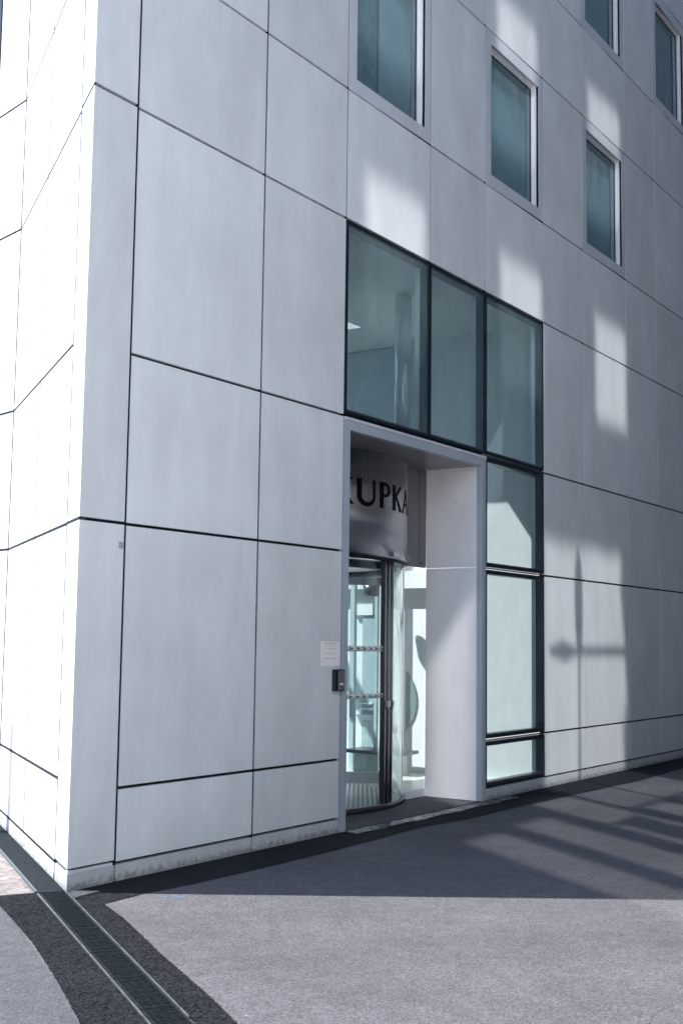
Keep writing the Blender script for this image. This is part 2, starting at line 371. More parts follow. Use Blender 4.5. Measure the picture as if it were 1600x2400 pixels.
# ------------------------------------------------------------------ plan of the building
AL = R(58.10369706546361)
LD = Vector((math.cos(AL), math.sin(AL), 0)); LN = Vector((-math.sin(AL), math.cos(AL), 0))   # along / out of the left facade
A2 = R(77.0)
KINK = LD*3.065
D2 = Vector((math.cos(A2), math.sin(A2), 0)); N2 = Vector((-math.sin(A2), math.cos(A2), 0))
def TF(v): return Vector((v.x, v.y, v.z))                       # front facade: u, depth inwards, z
def TL(v): return LD*v.x - LN*v.y + Vector((0, 0, v.z))         # left facade, first length
def T2(v): return KINK + D2*v.x - N2*v.y + Vector((0, 0, v.z))  # left facade beyond the kink
def lw(d, n): p = LD*d + LN*n; return (p.x, p.y)

XC = [0, 0.414, 1.833, 2.975, 4.405, 5.548, 6.968, 8.108, 9.532, 10.672, 12.10, 13.24]
ZR = [0.115, 0.595, 2.330, 3.489, 5.222, 6.395, 8.130, 9.290, 11.03, 12.19]

# ------------------------------------------------------------------ ground
def sheet(name, pts, z, mat, label=None, kind='structure'):
    bm = bmesh.new(); vs_ = [bm.verts.new((p[0], p[1], z)) for p in pts]
    f = bm.faces.new(vs_); bmesh.ops.triangulate(bm, faces=[f])
    o = finish(bm, name, mat)
    for p_ in o.data.polygons:
        pass
    if o.data.polygons[0].normal.z < 0: o.data.flip_normals()
    tag(o, kind=kind, label=label); return o

def wobble(pts, amp, step=0.12):
    out = []
    for i in range(len(pts)-1):
        a, b_ = Vector(pts[i]), Vector(pts[i+1]); L = (b_-a).length; k = max(1, int(L/step))
        nrm = Vector((-(b_-a).y, (b_-a).x)).normalized()
        for j in range(k):
            p = a.lerp(b_, j/k)
            out.append(tuple(p + nrm*(random.uniform(-amp, amp) if (i or j) else 0)))
    out.append(tuple(pts[-1])); return out

sheet('ground', [(-400, -400), (400, -400), (400, 400), (-400, 400)], -0.0055, ASPH)
# pavement left of the drain (front) and worn concrete beside the left facade (back)
sheet('pavement', [lw(-9, 0.41)]+[lw(0.05, 0.41), lw(0.05, 6), lw(-9, 6)], -0.0045, ASPH_L)
sheet('path', [lw(0.06, 0.17), lw(9, 0.17), lw(9, 6), lw(0.06, 6)], -0.0035, CONCR)
# dark asphalt bands either side of the drain
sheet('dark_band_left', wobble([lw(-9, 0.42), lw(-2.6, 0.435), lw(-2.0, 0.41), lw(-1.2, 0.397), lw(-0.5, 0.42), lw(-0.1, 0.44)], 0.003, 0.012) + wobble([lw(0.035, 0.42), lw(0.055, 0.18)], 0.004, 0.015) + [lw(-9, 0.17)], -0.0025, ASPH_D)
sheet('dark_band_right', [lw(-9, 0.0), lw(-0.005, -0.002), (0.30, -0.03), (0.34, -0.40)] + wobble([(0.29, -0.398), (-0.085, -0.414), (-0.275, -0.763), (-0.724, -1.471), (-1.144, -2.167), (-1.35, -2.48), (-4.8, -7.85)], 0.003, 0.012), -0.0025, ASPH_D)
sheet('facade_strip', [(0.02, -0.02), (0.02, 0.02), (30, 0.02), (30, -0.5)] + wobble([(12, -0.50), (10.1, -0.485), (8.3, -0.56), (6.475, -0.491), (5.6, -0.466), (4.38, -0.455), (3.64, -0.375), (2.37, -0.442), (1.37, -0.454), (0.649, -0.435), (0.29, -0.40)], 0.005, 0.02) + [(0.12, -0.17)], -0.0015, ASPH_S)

sheet('bounce_road', [(-60, -4.9), (-60, -12.9), (90, -12.9), (90, -4.9)], -0.003, plain('bounce_road_concrete', (0.30, 0.30, 0.30), .8))  # unseen road, made pale to bounce sun onto the facade
sheet('square', [(-60, -4.88), (-5.2, -4.88), (-3.6, -2.9), (-3.6, -0.5), (-60, -0.5)], -0.003, plain('bounce_paving', (0.78, 0.78, 0.78), .8))  # unseen area, added and made pale to bounce sun onto the facade
bm = bmesh.new(); P0 = [(-0.330, -3.840), (-0.242, -3.817), (-0.184, -3.807), (-0.147, -3.807), (-0.105, -3.812), (-0.066, -3.814), (-0.042, -3.825), (0.014, -3.828), (0.038, -3.839), (0.109, -3.838), (0.204, -3.846)]
vv = None
for i, p in enumerate(P0):
    w_ = 0.0010+0.0010*(i % 3); a = bm.verts.new((p[0]-w_, p[1]+w_*.3, -0.0048)); b_ = bm.verts.new((p[0]+w_, p[1]-w_*.3, -0.0048))
    if vv: bm.faces.new((vv[0], vv[1], b_, a))
    vv = (a, b_)
o = finish(bm, 'crack', DEPTH_BLACK); tag(o, kind='structure')
# blue marker paint on the pavement
bm = bmesh.new(); top, bot = [], []
for i in range(13):
    t = i/12*2-1; cx_, cy_ = 0.312+t*0.05, -0.592-t*0.075
    h_ = 0.004+0.013*random.random()*(1-abs(t)**3)
    top.append(bm.verts.new((cx_+h_, cy_+h_*.6, -0.0045))); bot.append(bm.verts.new((cx_-h_*random.random(), cy_-h_*.6, -0.0045)))
for i in range(12): bm.faces.new((top[i], top[i+1], bot[i+1], bot[i]))
o = finish(bm, 'paint_mark', BLUE); tag(o, 'small smear of blue marker paint on the sunlit pavement near the corner', 'paint mark')

# ------------------------------------------------------------------ linear drain along the left facade
drain = empty('linear_drain', (0, 0, 0))
tag(drain, 'long dark slotted drain with pale steel edge rails running off the building corner', 'drain')
W0, W1 = 0.004, 0.172
def TD(v): return LD*v.x + LN*v.y + Vector((0, 0, v.z))
box('trough_shade', -9, 3.5, W0, W1, -0.008, -0.001, DEPTH_BLACK, drain, TD)  # flat near-black slab stands in for the shaded depth of the channel
for a, b_ in ((-0.001, 0.0045), (0.173, 0.1775)):
    box('edge_rail', -2.66 if a < 0 else -9, -0.002, a, b_, -0.004, 0.0065, RAIL, drain, TD)
box('edge_rail', 0.045, 3.5, 0.168, 0.184, -0.004, 0.008, plain('dull_rail', (0.09, 0.12, 0.13), .5, .6), drain, TD)
for k in range(18):                                    # slotted gratings in front of the corner
    a = -0.5*(k+1)+0.006; bm = bmesh.new()
    add_box(bm, a, a+0.488, W0+0.006, W0+0.016, 0.0, 0.0045, TD); add_box(bm, a, a+0.488, W1-0.018, W1-0.008, 0.0, 0.0045, TD)
    add_box(bm, a, a+0.006, W0+0.016, W1-0.018, 0.0, 0.0045, TD); add_box(bm, a+0.482, a+0.488, W0+0.016, W1-0.018, 0.0, 0.0045, TD)
    nb = 30
    for j in range(1, nb):
        u = a+0.488*j/nb
        add_box(bm, u-0.0035, u+0.0035, W0+0.016, W1-0.018, 0.0, 0.0035+random.uniform(-.0008, .0008), TD)
    for w_ in (0.055, 0.095, 0.130):
        add_box(bm, a+0.006, a+0.482, w_-0.0025, w_+0.0025, -0.001, 0.0018, TD)
    finish(bm, 'grating', IRON, drain)
for k in range(7):                                     # closed cover plates beside the left facade
    a = 0.004+0.5*k
    box('cover_plate', a, a+0.494, W0+0.004, W1-0.006, -0.001, 0.006, IRON, drain, TD, bevel=0.002)

bm = bmesh.new()
P_ = [Vector((0.035, -0.012, 0)), Vector((0.125, -0.165, 0)), Vector((-0.095, -0.180, 0)), Vector((-0.010, -0.035, 0))]
add_prism(bm, [(p.x, p.y) for p in P_], -0.003, 0.006)
for j in range(14):                                    # raised ribs of the plate
    t = (j+0.5)/14; a = P_[3].lerp(P_[2], t); b_ = P_[0].lerp(P_[1], t)
    add_prism(bm, [(a.x, a.y), (b_.x, b_.y), (b_.x-.003, b_.y-.004), (a.x-.003, a.y-.004)], 0.0062, 0.0085)
o = finish(bm, 'cover_plate', GALV); tag(o, 'small ribbed steel plate in the pavement at the foot of the corner', 'metal plate')

# ------------------------------------------------------------------ the clad building
bld = empty('clad_building', (0, 0, 0))
tag(bld, 'pale panel clad office block with a recessed revolving door and square punched windows', 'building')

G, H = 0.008, 0.011           # half widths of the vertical and the horizontal joints
TH = 0.03

def panel(u0, u1, z0, z1, T, parent=bld, mat=PANEL):
    g_ = (0.011 if u0 < 2.9 else G) if T is TF else 0.012
    return box('cladding_panel', u0+g_, u1-g_, 0, TH, z0+H, z1-H, mat, parent, T, bevel=0.0025)

def punched(u0, u1, z0, z1, T):
    """panel-wide frame with a recessed window"""
    a, b_, c, d = u0+0.130, u1-0.113, z0+0.137, z1-0.140
    holed('cladding_panel', rect(u0+G, u1-G, z0+H, z1-H), [rect(a, b_, c, d)], TH, FRAME_ALU, bld, T)
    bm = bmesh.new()
    e = 0.010; dp = 0.085
    add_box(bm, a-e, a, TH+.001, dp, c-e, d+e, T); add_box(bm, b_, b_+e, 0.004, dp, c-e, d+e, T)
    add_box(bm, a, b_, TH+.001, dp, c-e, c, T); add_box(bm, a, b_, TH+.001, dp, d, d+e, T)
    fr = finish(bm, 'window_reveal', WHITE_ALU, bld)
    bm = bmesh.new(); w = 0.030
    y0, y1 = 0.078, 0.105
    add_box(bm, a+.001, a+w, y0, y1, c+.001, d-.001, T); add_box(bm, b_-w, b_-.001, y0, y1, c+.001, d-.001, T)
    add_box(bm, a+w, b_-w, y0, y1, c+.001, c+w, T); add_box(bm, a+w, b_-w, y0, y1, d-w, d-.001, T)
    wf = finish(bm, 'window_frame', FRAME_ALU, bld)
    bm = bmesh.new(); g_ = 0.006
    for (p, q, r_, s_) in ((a+w, a+w+g_, c+w, d-w), (b_-w-g_, b_-w, c+w, d-w), (a+w+g_, b_-w-g_, c+w, c+w+g_), (a+w+g_, b_-w-g_, d-w-g_, d-w)):
        add_box(bm, p, q, y0+.004, y1-.002, r_, s_, T)
    finish(bm, 'gasket', DARK, wf)
    box('window_pane', a+w+g_, b_-w-g_, 0.090, 0.094, c+w+g_, d-w-g_, GLASS_WIN, wf, T)
    # roller blind behind part of the glass, dark room behind
    bm = bmesh.new()
    sp = a+(b_-a)*0.52
    add_box(bm, sp if u0 < 3 else a-.05, b_+.05, 0.17, 0.176, c-.05, d+.05, T)
    finish(bm, 'blind_sky_plane', BLIND2, bld)
    if u0 < 3: box('blind_sky_plane', a-.05, sp-.01, 0.19, 0.196, c-.05, d+.05, SKY_TEAL, bld, T)  # teal plane stands in for sky reflected in the left half
    bm = bmesh.new()
    add_box(bm, a-.1, b_+.1, 0.60, 0.62, c-.1, d+.1, T)
    add_box(bm, a-.12, a-.1, 0.11, 0.62, c-.1, d+.1, T); add_box(bm, b_+.1, b_+.12, 0.11, 0.62, c-.1, d+.1, T)
    add_box(bm, a-.12, b_+.12, 0.11, 0.62, c-.12, c-.1, T); add_box(bm, a-.12, b_+.12, 0.11, 0.62, d+.1, d+.12, T)
    finish(bm, 'window_niche', BLIND, bld)
    return rect(a-.02, b_+.02, c-.02, d+.02)

# front facade: panels and windows
holes = []
WIN = [(3, 5), (5, 5), (7, 5), (5, 7), (7, 7), (9, 7)]
for ci in range(1, 11):
    for ri in range(0, 9):
        u0, u1, z0, z1 = XC[ci], XC[ci+1], ZR[ri], ZR[ri+1]
        if z1 < 3.5 and 3 <= ci <= 4: continue             # portal
        if z1 < 5.3 and 3 <= ci <= 5: continue             # glazing
        if ci in (1, 2) and z0 > 6.3: 
            if z0 > 8: continue
        if ci in (3, 4) and z0 > 8.2: continue
        if ci == 5 and z0 > 9.3 or ci == 6 and z0 > 9.3: 
            if ri > 7: continue
        if (ci, ri) in WIN: holes.append(punched(u0, u1, z0, z1, TF))
        else: panel(u0, u1, z0, z1, TF)
FGASK = plain('black_gasket', (.012, .014, .02), .8, spec=.1)
for u in XC[1:11]:
    z0 = 5.215 if 2.9 < u < 7.0 else 0.10
    w_ = 0.0105 if u < 2.9 else 0.0062
    box('joint_gasket', u-w_, u+w_, 0.006, 0.032, z0, 12.2, FGASK, bld, TF)
# plinth blocks under the front panels
for ci in range(1, 11):
    if ci in (3, 4): continue
    box('plinth_block', XC[ci]+G, XC[ci+1]-G, 0.002, 0.05, -0.05, 0.105 if ci != 5 else 0.112, PLINTH, bld, TF, bevel=0.003)
# backing wall (seen only as the dark of the joints) with openings
holes.append([(3.0, -0.05), (5.53, -0.05), (5.53, 3.45), (3.0, 3.45)])
holes.append(rect(2.99, 5.535, 3.515, 5.205)); holes.append(rect(5.565, 6.955, 0.15, 5.205))
holed('backing_wall', [(0.06, -0.06), (30, -0.06), (30, 32), (0.06, 32)], holes[:-3] + [[(3.0, -0.02), (5.53, -0.02), (5.53, 3.45), (3.0, 3.45)]] + holes[-2:], 0.012, DARK, bld, lambda v: Vector((v.x, v.y+0.045, v.z)))
box('upper_facade', 0.03, 30, 0.0, 0.03, 12.3, 32, CONC, bld)
box('far_facade', 13.25, 30, 0.0, 0.03, 0.0, 12.28, CONC, bld)
# folded corner pieces
def corner(z0, z1, mat=PANEL, n0=0.414, pr=0.0):
    a = Vector((n0-0.012, -pr, 0)); b_ = Vector((-pr*0.7, -pr, 0)); c = LD*(n0-G)+LN*pr
    t = TH
    inner = Vector((t/math.tan(AL/2), t, 0))
    pts = [(b_.x, b_.y), (a.x, a.y), (a.x, t), (inner.x, inner.y), ((LD*(n0-G)-LN*t).x, (LD*(n0-G)-LN*t).y), (c.x, c.y)]
    return prism('corner_panel' if mat is PANEL else 'plinth_block', pts, z0, z1, mat, bld, bevel=0.0025)
corner(0.137, 2.322); corner(2.344, 5.222); corner(5.246, 8.15); corner(8.17, 11.0)
corner(-0.05, 0.105, PLINTH)
# set-back sills showing in the joints of the corner and the left side
prism('joint_sill', [(0.012, 0.010), (0.40, 0.010), (0.40, 0.045), (0.03, 0.045)], 0.104, 0.122, FRAME_ALU, bld)
# left facade
LC = [0.414, 1.705, 3.062]; LZ = [0.115, 0.650, 2.330, 3.557, 5.212, 6.420, 8.15, 9.31]
for i in range(2):
    for j in range(6):
        if i == 0 or j < 6: panel(LC[i], LC[i+1], LZ[j], LZ[j+1], TL)
    box('plinth_block', LC[i]+G, LC[i+1]-G, -0.004, 0.045, -0.05, 0.105, PLINTH, bld, TL, bevel=0.003)
holed('backing_wall', rect(0.05, 3.05, -0.05, 32), [], 0.036, plain('joint_grey', (.09, .10, .12), .6), bld, lambda v: TL(Vector((v.x, v.y+0.012, v.z))))
box('upper_facade', 0.02, 3.06, 0.0, 0.03, 9.33, 32, CONC, bld, TL)
for j in range(6):
    panel(0.003, 0.565, LZ[j], LZ[j+1], T2)
GASK = plain('grey_gasket', (.03, .033, .04), .8, spec=.1)
for u in LC[:2]+[3.058]:
    box('joint_gasket', u-.0118, u+.0118, -.0012, .012, 0.12, 12, GASK, bld, TL)
for z in LZ[:1]+LZ[1:]:
    box('joint_gasket', 0.428, 3.045, -.0006, .012, z-.0105, z+.0105, GASK, bld, TL)
    box('joint_gasket', 0.01, 0.565, -.0006, .012, z-.009, z+.009, GASK, bld, T2)
for z in (2.333, 5.234, 8.160):
    box('joint_gasket', 0.012, 0.400, -.0006, .012, z-.0105, z+.0105, GASK, bld, TL)
box('plinth_block', 0.004, 4.6, -0.004, 0.045, -0.05, 0.105, PLINTH, bld, T2)
# beyond the kink: tall blue-tinted stair glazing after the first narrow panel
bm = bmesh.new()
add_box(bm, 0.58, 0.66, 0.0, 0.06, 6.44, 32, T2); add_box(bm, 1.9, 1.98, 0.0, 0.06, 6.44, 32, T2)
stair = finish(bm, 'stair_window', NAVY, bld)
box('pane', 0.66, 1.9, 0.03, 0.05, 6.44, 32, plain('blue_pane', (0.03, 0.10, 0.22), 0.1), stair, T2)
box('side_facade', 0.57, 4.2, 0.0, 0.03, 0.12, 6.42, PANEL, bld, T2)
box('side_facade', 1.99, 4.2, 0.0, 0.03, 6.44, 32, PANEL, bld, T2)
box('backing_wall', 0.004, 0.572, 0.012, 0.045, -0.05, 32, plain('joint_grey_side', (.09, .10, .12), .6), bld, T2)

# ------------------------------------------------------------------ portal
D = 0.655
IX0, IX1, PZ = 3.068, 5.482, 3.375
bm = bmesh.new()
add_box(bm, 2.986, IX0, -0.004, D, 0.0, PZ, TF); add_box(bm, IX1, 5.560, -0.004, 0.06, 0.0, PZ, TF)
add_box(bm, 2.986, 5.560, -0.004, 0.06, PZ, 3.455, TF)
finish(bm, 'portal_frame', PORTAL, bld, bevel=0.002)
box('portal_sill', 2.984, 5.562, -0.010, 0.05, 3.457, 3.482, FRAME_ALU, bld, bevel=0.002)
for z0, z1 in ((0.0, 2.337), (2.341, PZ)):
    box('reveal_panel', IX1, IX1+0.03, 0.062, D, z0, z1, REVEAL, bld)
box('soffit', IX0, 5.58, 0.062, 3.75, PZ, PZ+0.03, panel_mat('soffit_metal', (0.30, 0.29, 0.30), .35, .5, .02), bld)
# back wall of the recess over and beside the glazed drum
BACKG = panel_mat('recess_panel', (0.16, 0.15, 0.17), .4, .3, .02)
box('recess_panel', 5.335, 5.480, D, D+0.03, 2.345, PZ-.002, BACKG, bld)
box('recess_panel', 5.02, 5.331, D+.004, D+0.034, 2.345, PZ-.002, BACKG, bld)
box('recess_panel', 3.07, 3.6, D, D+0.03, 2.345, PZ-.002, BACKG, bld)
o = box('lock_cover', 5.345, 5.405, D-.006, D, 2.384, 2.394, DARK, bld)
bm = bmesh.new(); add_box(bm, 5.0, 5.48, D, D+.05, 0.0, 0.075, TF)
finish(bm, 'side_light', FRAME_ALU, bld)
box('side_light_pane', 5.0, 5.48, D+.012, D+.018, 0.075, 2.343, GLASS_DOOR, bld)

# ------------------------------------------------------------------ structural glazing
def unit(x0, x1, z0, z1, gm, top=0.045, bot=0.045):
    bm = bmesh.new(); w = 0.036; d0, d1 = 0.012, 0.10
    add_box(bm, x0, x0+w, d0, d1, z0, z1, TF); add_box(bm, x1-w, x1, d0, d1, z0, z1, TF)
    add_box(bm, x0+w, x1-w, d0, d1, z0, z0+bot, TF); add_box(bm, x0+w, x1-w, d0, d1, z1-top, z1, TF)
    e = 0.026
    add_box(bm, x0, x0+e, -.001, .0015, z0, z1, TF); add_box(bm, x1-e, x1, -.001, .0015, z0, z1, TF)
    add_box(bm, x0+e, x1-e, -.001, .0015, z0, z0+e, TF); add_box(bm, x0+e, x1-e, -.001, .0015, z1-e, z1, TF)
    f = finish(bm, 'glazing_frame', NAVY, bld)
    box('glazing_pane', x0+.004, x1-.004, 0.002, 0.010, z0+.004, z1-.004, gm, f)
    bm = bmesh.new()                       # inner glazing bead of lighter metal
    x0b, x1b = x0+w, x1-w
    add_box(bm, x1b-0.012, x1b-.001, 0.085, 0.13, z0+bot+.001, z1-top-.001, TF)
    finish(bm, 'glazing_bead', FRAME_ALU, f)
    return f
unit(2.984, 4.398, 3.510, 5.210, GLASS_UP); unit(4.412, 5.541, 3.510, 5.210, GLASS_UP); unit(5.556, 6.958, 3.510, 5.210, GLASS_UP)
unit(5.568, 6.958, 2.350, 3.480, GLASS_TALL); unit(5.568, 6.958, 0.610, 2.320, GLASS_TALL); unit(5.568, 6.958, 0.130, 0.580, GLASS_TALL)
for z in (3.495, 2.335, 0.595):
    box('transom_trim', 5.566, 6.960, 0.004, 0.03, z-.006, z+.004, GRAPHITE, bld)

# ------------------------------------------------------------------ interior
box('lobby_floor', 3.07, 7.3, D+.03, 5.6, -0.02, 0.004, TILE, bld)
box('lobby_floor', 5.52, 7.3, 0.07, D+.03, -0.02, 0.004, TILE, bld)
box('lobby_wall', 7.30, 7.36, 0.06, 5.6, 0.0, 5.4, INNER, bld)
box('lobby_wall', 1.9, 2.0, 0.7, 3.0, 0.0, 5.4, INNER, bld)
box('lobby_ceiling', 1.9, 6.3, 0.11, 2.05, 5.30, 5.40, INNER_GREY, bld)
box('lobby_ceiling', 6.3, 7.36, 0.11, 5.6, 5.30, 5.40, INNER_GREY, bld)
holed('lobby_back_wall', rect(2.6, 7.3, 0.0, 5.3), [rect(4.7, 7.1, 0.15, 5.0)], 0.06, INNER, bld, lambda v: Vector((v.x, v.y+5.6, v.z)))
tube('column', (5.47, 0.95, 3.41), (5.47, 0.95, 5.29), 0.09, plain('column_gloss', (.75, .79, .8), .15, .3), bld, n=32)
# fittings on the lobby side wall seen through the door
WX = 7.28
box('wall_beam', WX-.10, WX+.015, 1.2, 3.4, 2.225, 2.44, INNER, bld)
box('recessed_band', WX, WX+.015, 2.10, 3.3, 2.055, 2.22, INNER_GREY, bld)
box('notice_board', WX-.03, WX+.015, 2.30, 2.75, 1.90, 2.045, WHITEFILM, bld)
box('door_leaf', WX-.01, WX+.015, 2.335, 2.62, 0.10, 1.89, plain('pale_lacquer', (.42, .52, .55), .4), bld)
for z0, z1, d in ((0.795, 0.815, .03), (0.725, 0.745, .03), (0.60, 0.665, .05)):
    box('wall_rail', WX-d, WX+.015, 2.20, 2.70, z0, z1, WHITEFILM, bld)
box('wall_dimming_panel', 7.27, 7.298, 1.85, 5.55, 3.45, 5.28, TEALWALL, bld)  # added panel; its teal dims the sunlit wall behind the upper panes
box('window_post', 7.05, 7.11, 2.60, 2.66, 0.005, 3.3, TEALWALL, bld)
box('window_post', 7.05, 7.11, 2.26, 2.30, 0.005, 3.3, TEALWALL, bld)
bm = bmesh.new(); add_tube(bm, (6.9, 2.25, 2.26), (6.9, 2.25, 2.12), 0.11, 0.09, 24); finish(bm, 'pendant_lamp', GRAPHITE, bld)
box('bench_seat', 6.75, 7.2, 1.75, 2.55, 0.24, 0.28, GRAPHITE, bld)
box('bench_base', 6.85, 7.1, 1.85, 2.45, 0.005, 0.24, INNER_GREY, bld)
# round teal opening on the lobby side wall
bm = bmesh.new(); c_ = (2.325, 0.860); N = 24; am = math.acos(0.335/0.49)
vv = [bm.verts.new((7.285, c_[0]-0.49*math.cos(-am+2*am*i/(N-1)), c_[1]+0.49*math.sin(-am+2*am*i/(N-1)))) for i in range(N)]
f = bm.faces.new(vv); ex = bmesh.ops.extrude_face_region(bm, geom=[f]); bmesh.ops.translate(bm, verts=[v for v in ex['geom'] if isinstance(v, bmesh.types.BMVert)], vec=(0.014, 0, 0))
finish(bm, 'round_wall_panel', TEAL, bld)
# upper storeys core and roof
box('dividing_wall', 7.37, 30, 0.70, 0.76, 0, 5.4, DARK, bld)

# ------------------------------------------------------------------ revolving door
CC = (4.2978, 2.0532); RR = 1.6095
band = arc('revolving_door', CC, RR-0.03, RR, -155, -25, 2.372, PZ-.002, STEEL, bld, 1.5)
arc('canopy_lip', CC, RR-0.075, RR+.002, -155, -25, 2.350, 2.371, DARK, band)
arc('base_ring', CC, RR-0.06, RR+.004, -150, -30, 0.001, 0.050, GRAPHITE, band)
arc('curved_glass', CC, RR-0.035, RR-.027, -135, -87.15, 0.050, 2.350, GLASS_DOOR, band)
arc('curved_glass', CC, RR-0.035, RR-.027, -80.3, -25, 0.050, 2.350, GLASS_DOOR, band)
arc('glass_edge', CC, RR-0.038, RR-.024, -62.6, -61.9, 0.050, 2.350, WHITEFILM, band)
for a, b_, mt_ in ((-87.1, -86.75, GRAPHITE), (-86.75, -86.25, CHROME), (-86.25, -83.95, GRAPHITE), (-83.95, -83.35, CHROME), (-83.35, -81.0, GRAPHITE), (-81.0, -80.4, CHROME)):
    arc('door_post', CC, RR-0.060, RR-(.012 if mt_ is CHROME else .018), a, b_, 0.0 if mt_ is CHROME else 0.004, 2.352, mt_, band, 0.3)
for a in (-85.3, -82.0):
    bm = bmesh.new(); add_arc(bm, CC, RR-0.018, RR+.018, a-.8, a+.8, 0.955, 1.012, 0.4); add_arc(bm, CC, RR-.018, RR+.01, a-.4, a+.4, 0.93, 0.955, 0.4)
    finish(bm, 'lock', CHROME, band)
# inside of the drum
bm = bmesh.new(); N = 72
f = bm.faces.new([bm.verts.new(cyl_pt(360*i/N, RR-0.065, 0.008, CC)) for i in range(N)])
finish(bm, 'entrance_mat', MAT, band)
bm = bmesh.new(); add_arc(bm, CC, 0.0, RR-0.08, 0, 360, 2.335, 2.347, 6); finish(bm, 'drum_ceiling', REVEAL, band)
arc('ceiling_ring', CC, RR-0.16, RR-0.09, 0, 360, 2.265, 2.333, GRAPHITE, band, 4)
tube('centre_shaft', (CC[0], CC[1], 0.01), (CC[0], CC[1], 2.33), 0.05, CHROME, band)
def wing(ang):
    c, s = math.cos(R(ang)), math.sin(R(ang))
    def TW(v): return Vector((CC[0]+c*v.x-s*v.y, CC[1]+s*v.x+c*v.y, v.z))
    bm = bmesh.new(); L = RR-0.10
    add_box(bm, 0.06, 0.10, -.02, .02, 0.03, 2.24, TW); add_box(bm, L-.045, L, -.02, .02, 0.03, 2.24, TW)
    add_box(bm, 0.10, L-.045, -.02, .02, 2.16, 2.24, TW); w_ = finish(bm, 'door_wing', FRAME_ALU, band)
    box('kick_rail', 0.10, L-.045, -.022, .022, 0.115, 0.23, WHITE_ALU, band, TW)
    return TW, L
for ang in (196, 316, 76):
    TW, L = wing(ang)
    box('wing_glass', 0.10, L-.045, -.004, .004, 0.23, 2.16, GLASS_DOOR, band, TW)
# chevron safety strips on the left leaf
for (z0, z1, a0) in ((1.478, 1.530, -110), (1.040, 1.084, -110)):
    arc('safety_strip', CC, RR-0.026, RR-.025, a0, -87.2, z0, z1, WHITEFILM, band)
    bm = bmesh.new(); hgt = z1-z0
    k = a0+1.0
    while k < -89:
        A = [(k, z0+.08*hgt), (k+2.0, (z0+z1)/2), (k, z1-.08*hgt), (k+.75, (z0+z1)/2)]
        A = [(k-.1, z0+.1*hgt), (k+.9, z0+.28*hgt), (k+2.2, (z0+z1)/2), (k+.9, z1-.28*hgt), (k-.1, z1-.1*hgt), (k+.7, (z0+z1)/2)]
        v_ = [bm.verts.new(cyl_pt(p[0], RR-.0240, p[1], CC)) for p in A]
        bm.faces.new((v_[0], v_[1], v_[5])); bm.faces.new((v_[1], v_[2], v_[5])); bm.faces.new((v_[2], v_[3], v_[5])); bm.faces.new((v_[3], v_[4], v_[5]))
        k += 3.25
    finish(bm, 'chevron', CHEV, band)
# motion sensors under the canopy
for a, w_, hh in ((-83.1, 0.105, 0.05), (-64.0, 0.04, 0.06)):
    c, sn = math.cos(R(a)), math.sin(R(a))
    def TS(v): return Vector((CC[0]+c*(RR+v.y)-sn*v.x, CC[1]+sn*(RR+v.y)+c*v.x, v.z))
    box('motion_sensor', -w_/2, w_/2, -0.002, 0.045, 2.388, 2.388+hh, CHROME if w_ > .1 else GRAPHITE, band, TS, bevel=0.008)

# lettering, drawn as flat black strokes bent to the canopy
def glyph(polys):
    bm = bmesh.new()
    for pl in polys:
        n = len(pl)
        # resample long edges so that they follow the curve
        pts = []
        for i in range(n):
            a, b_ = pl[i], pl[(i+1) % n]; k = max(1, int(abs(b_[0]-a[0])/0.8))
            for j in range(k): pts.append((a[0]+(b_[0]-a[0])*j/k, a[1]+(b_[1]-a[1])*j/k))
        lo = [bm.verts.new(cyl_pt(p[0], RR+.0005, p[1], CC)) for p in pts]
        hi = [bm.verts.new(cyl_pt(p[0], RR+.0045, p[1], CC)) for p in pts]
        bm.faces.new(hi)
        for i in range(len(pts)): bm.faces.new((lo[i], lo[(i+1) % len(pts)], hi[(i+1) % len(pts)], hi[i]))
    bmesh.ops.triangulate(bm, faces=[f for f in bm.faces if len(f.verts) > 4])
    return finish(bm, 'letter', BLACK, band)
ZB, ZT = 2.846, 3.097
def strips(path, half):      # quads along a path, half widths given per point in degrees
    out = []
    for i in range(len(path)-1):
        (a, z), (b_, w_) = path[i], path[i+1]; h0, h1 = half[i], half[i+1]
        dx, dz = (b_-a)*0.0281, (w_-z); L = math.hypot(dx, dz); nx, nz = -dz/L, dx/L
        def P(u, v, h, s): return (u+s*h*nx/0.0281, v+s*h*nz)
        out.append([P(a, z, h0, 1), P(b_, w_, h1, 1), P(b_, w_, h1, -1), P(a, z, h0, -1)])
    return out
def letter_K(a):
    st = 2.35
    return [[(a, ZB), (a+st, ZB), (a+st, ZT), (a, ZT)],
            [(a+st, ZB+.125), (a+st, ZB+.165), (a+6.6, ZT), (a+8.4, ZT), (a+3.55, ZB+.145)],
            [(a+2.62, ZB+.128), (a+3.55, ZB+.146), (a+9.0, ZB), (a+6.0, ZB)]]
def letter_U(a):
    w = 9.2; L, Rt = 2.2, 1.35; zc = ZB+.093
    o_, i_ = [], []
    for k in range(25):
        t = math.pi+math.pi*k/24
        o_.append((a+w/2+w/2*math.cos(t), zc+(zc-ZB+.008)*math.sin(t)))
        i_.append((a+L+(w-L-Rt)/2+(w-L-Rt)/2*math.cos(t), zc+(zc-ZB-.034)*math.sin(t)))
    q = [[o_[k], o_[k+1], i_[k+1], i_[k]] for k in range(24)]
    return [[(a, zc), (a+L, zc), (a+L, ZT), (a, ZT)], [(a+w-Rt, zc), (a+w, zc), (a+w, ZT), (a+w-Rt, ZT)]] + q
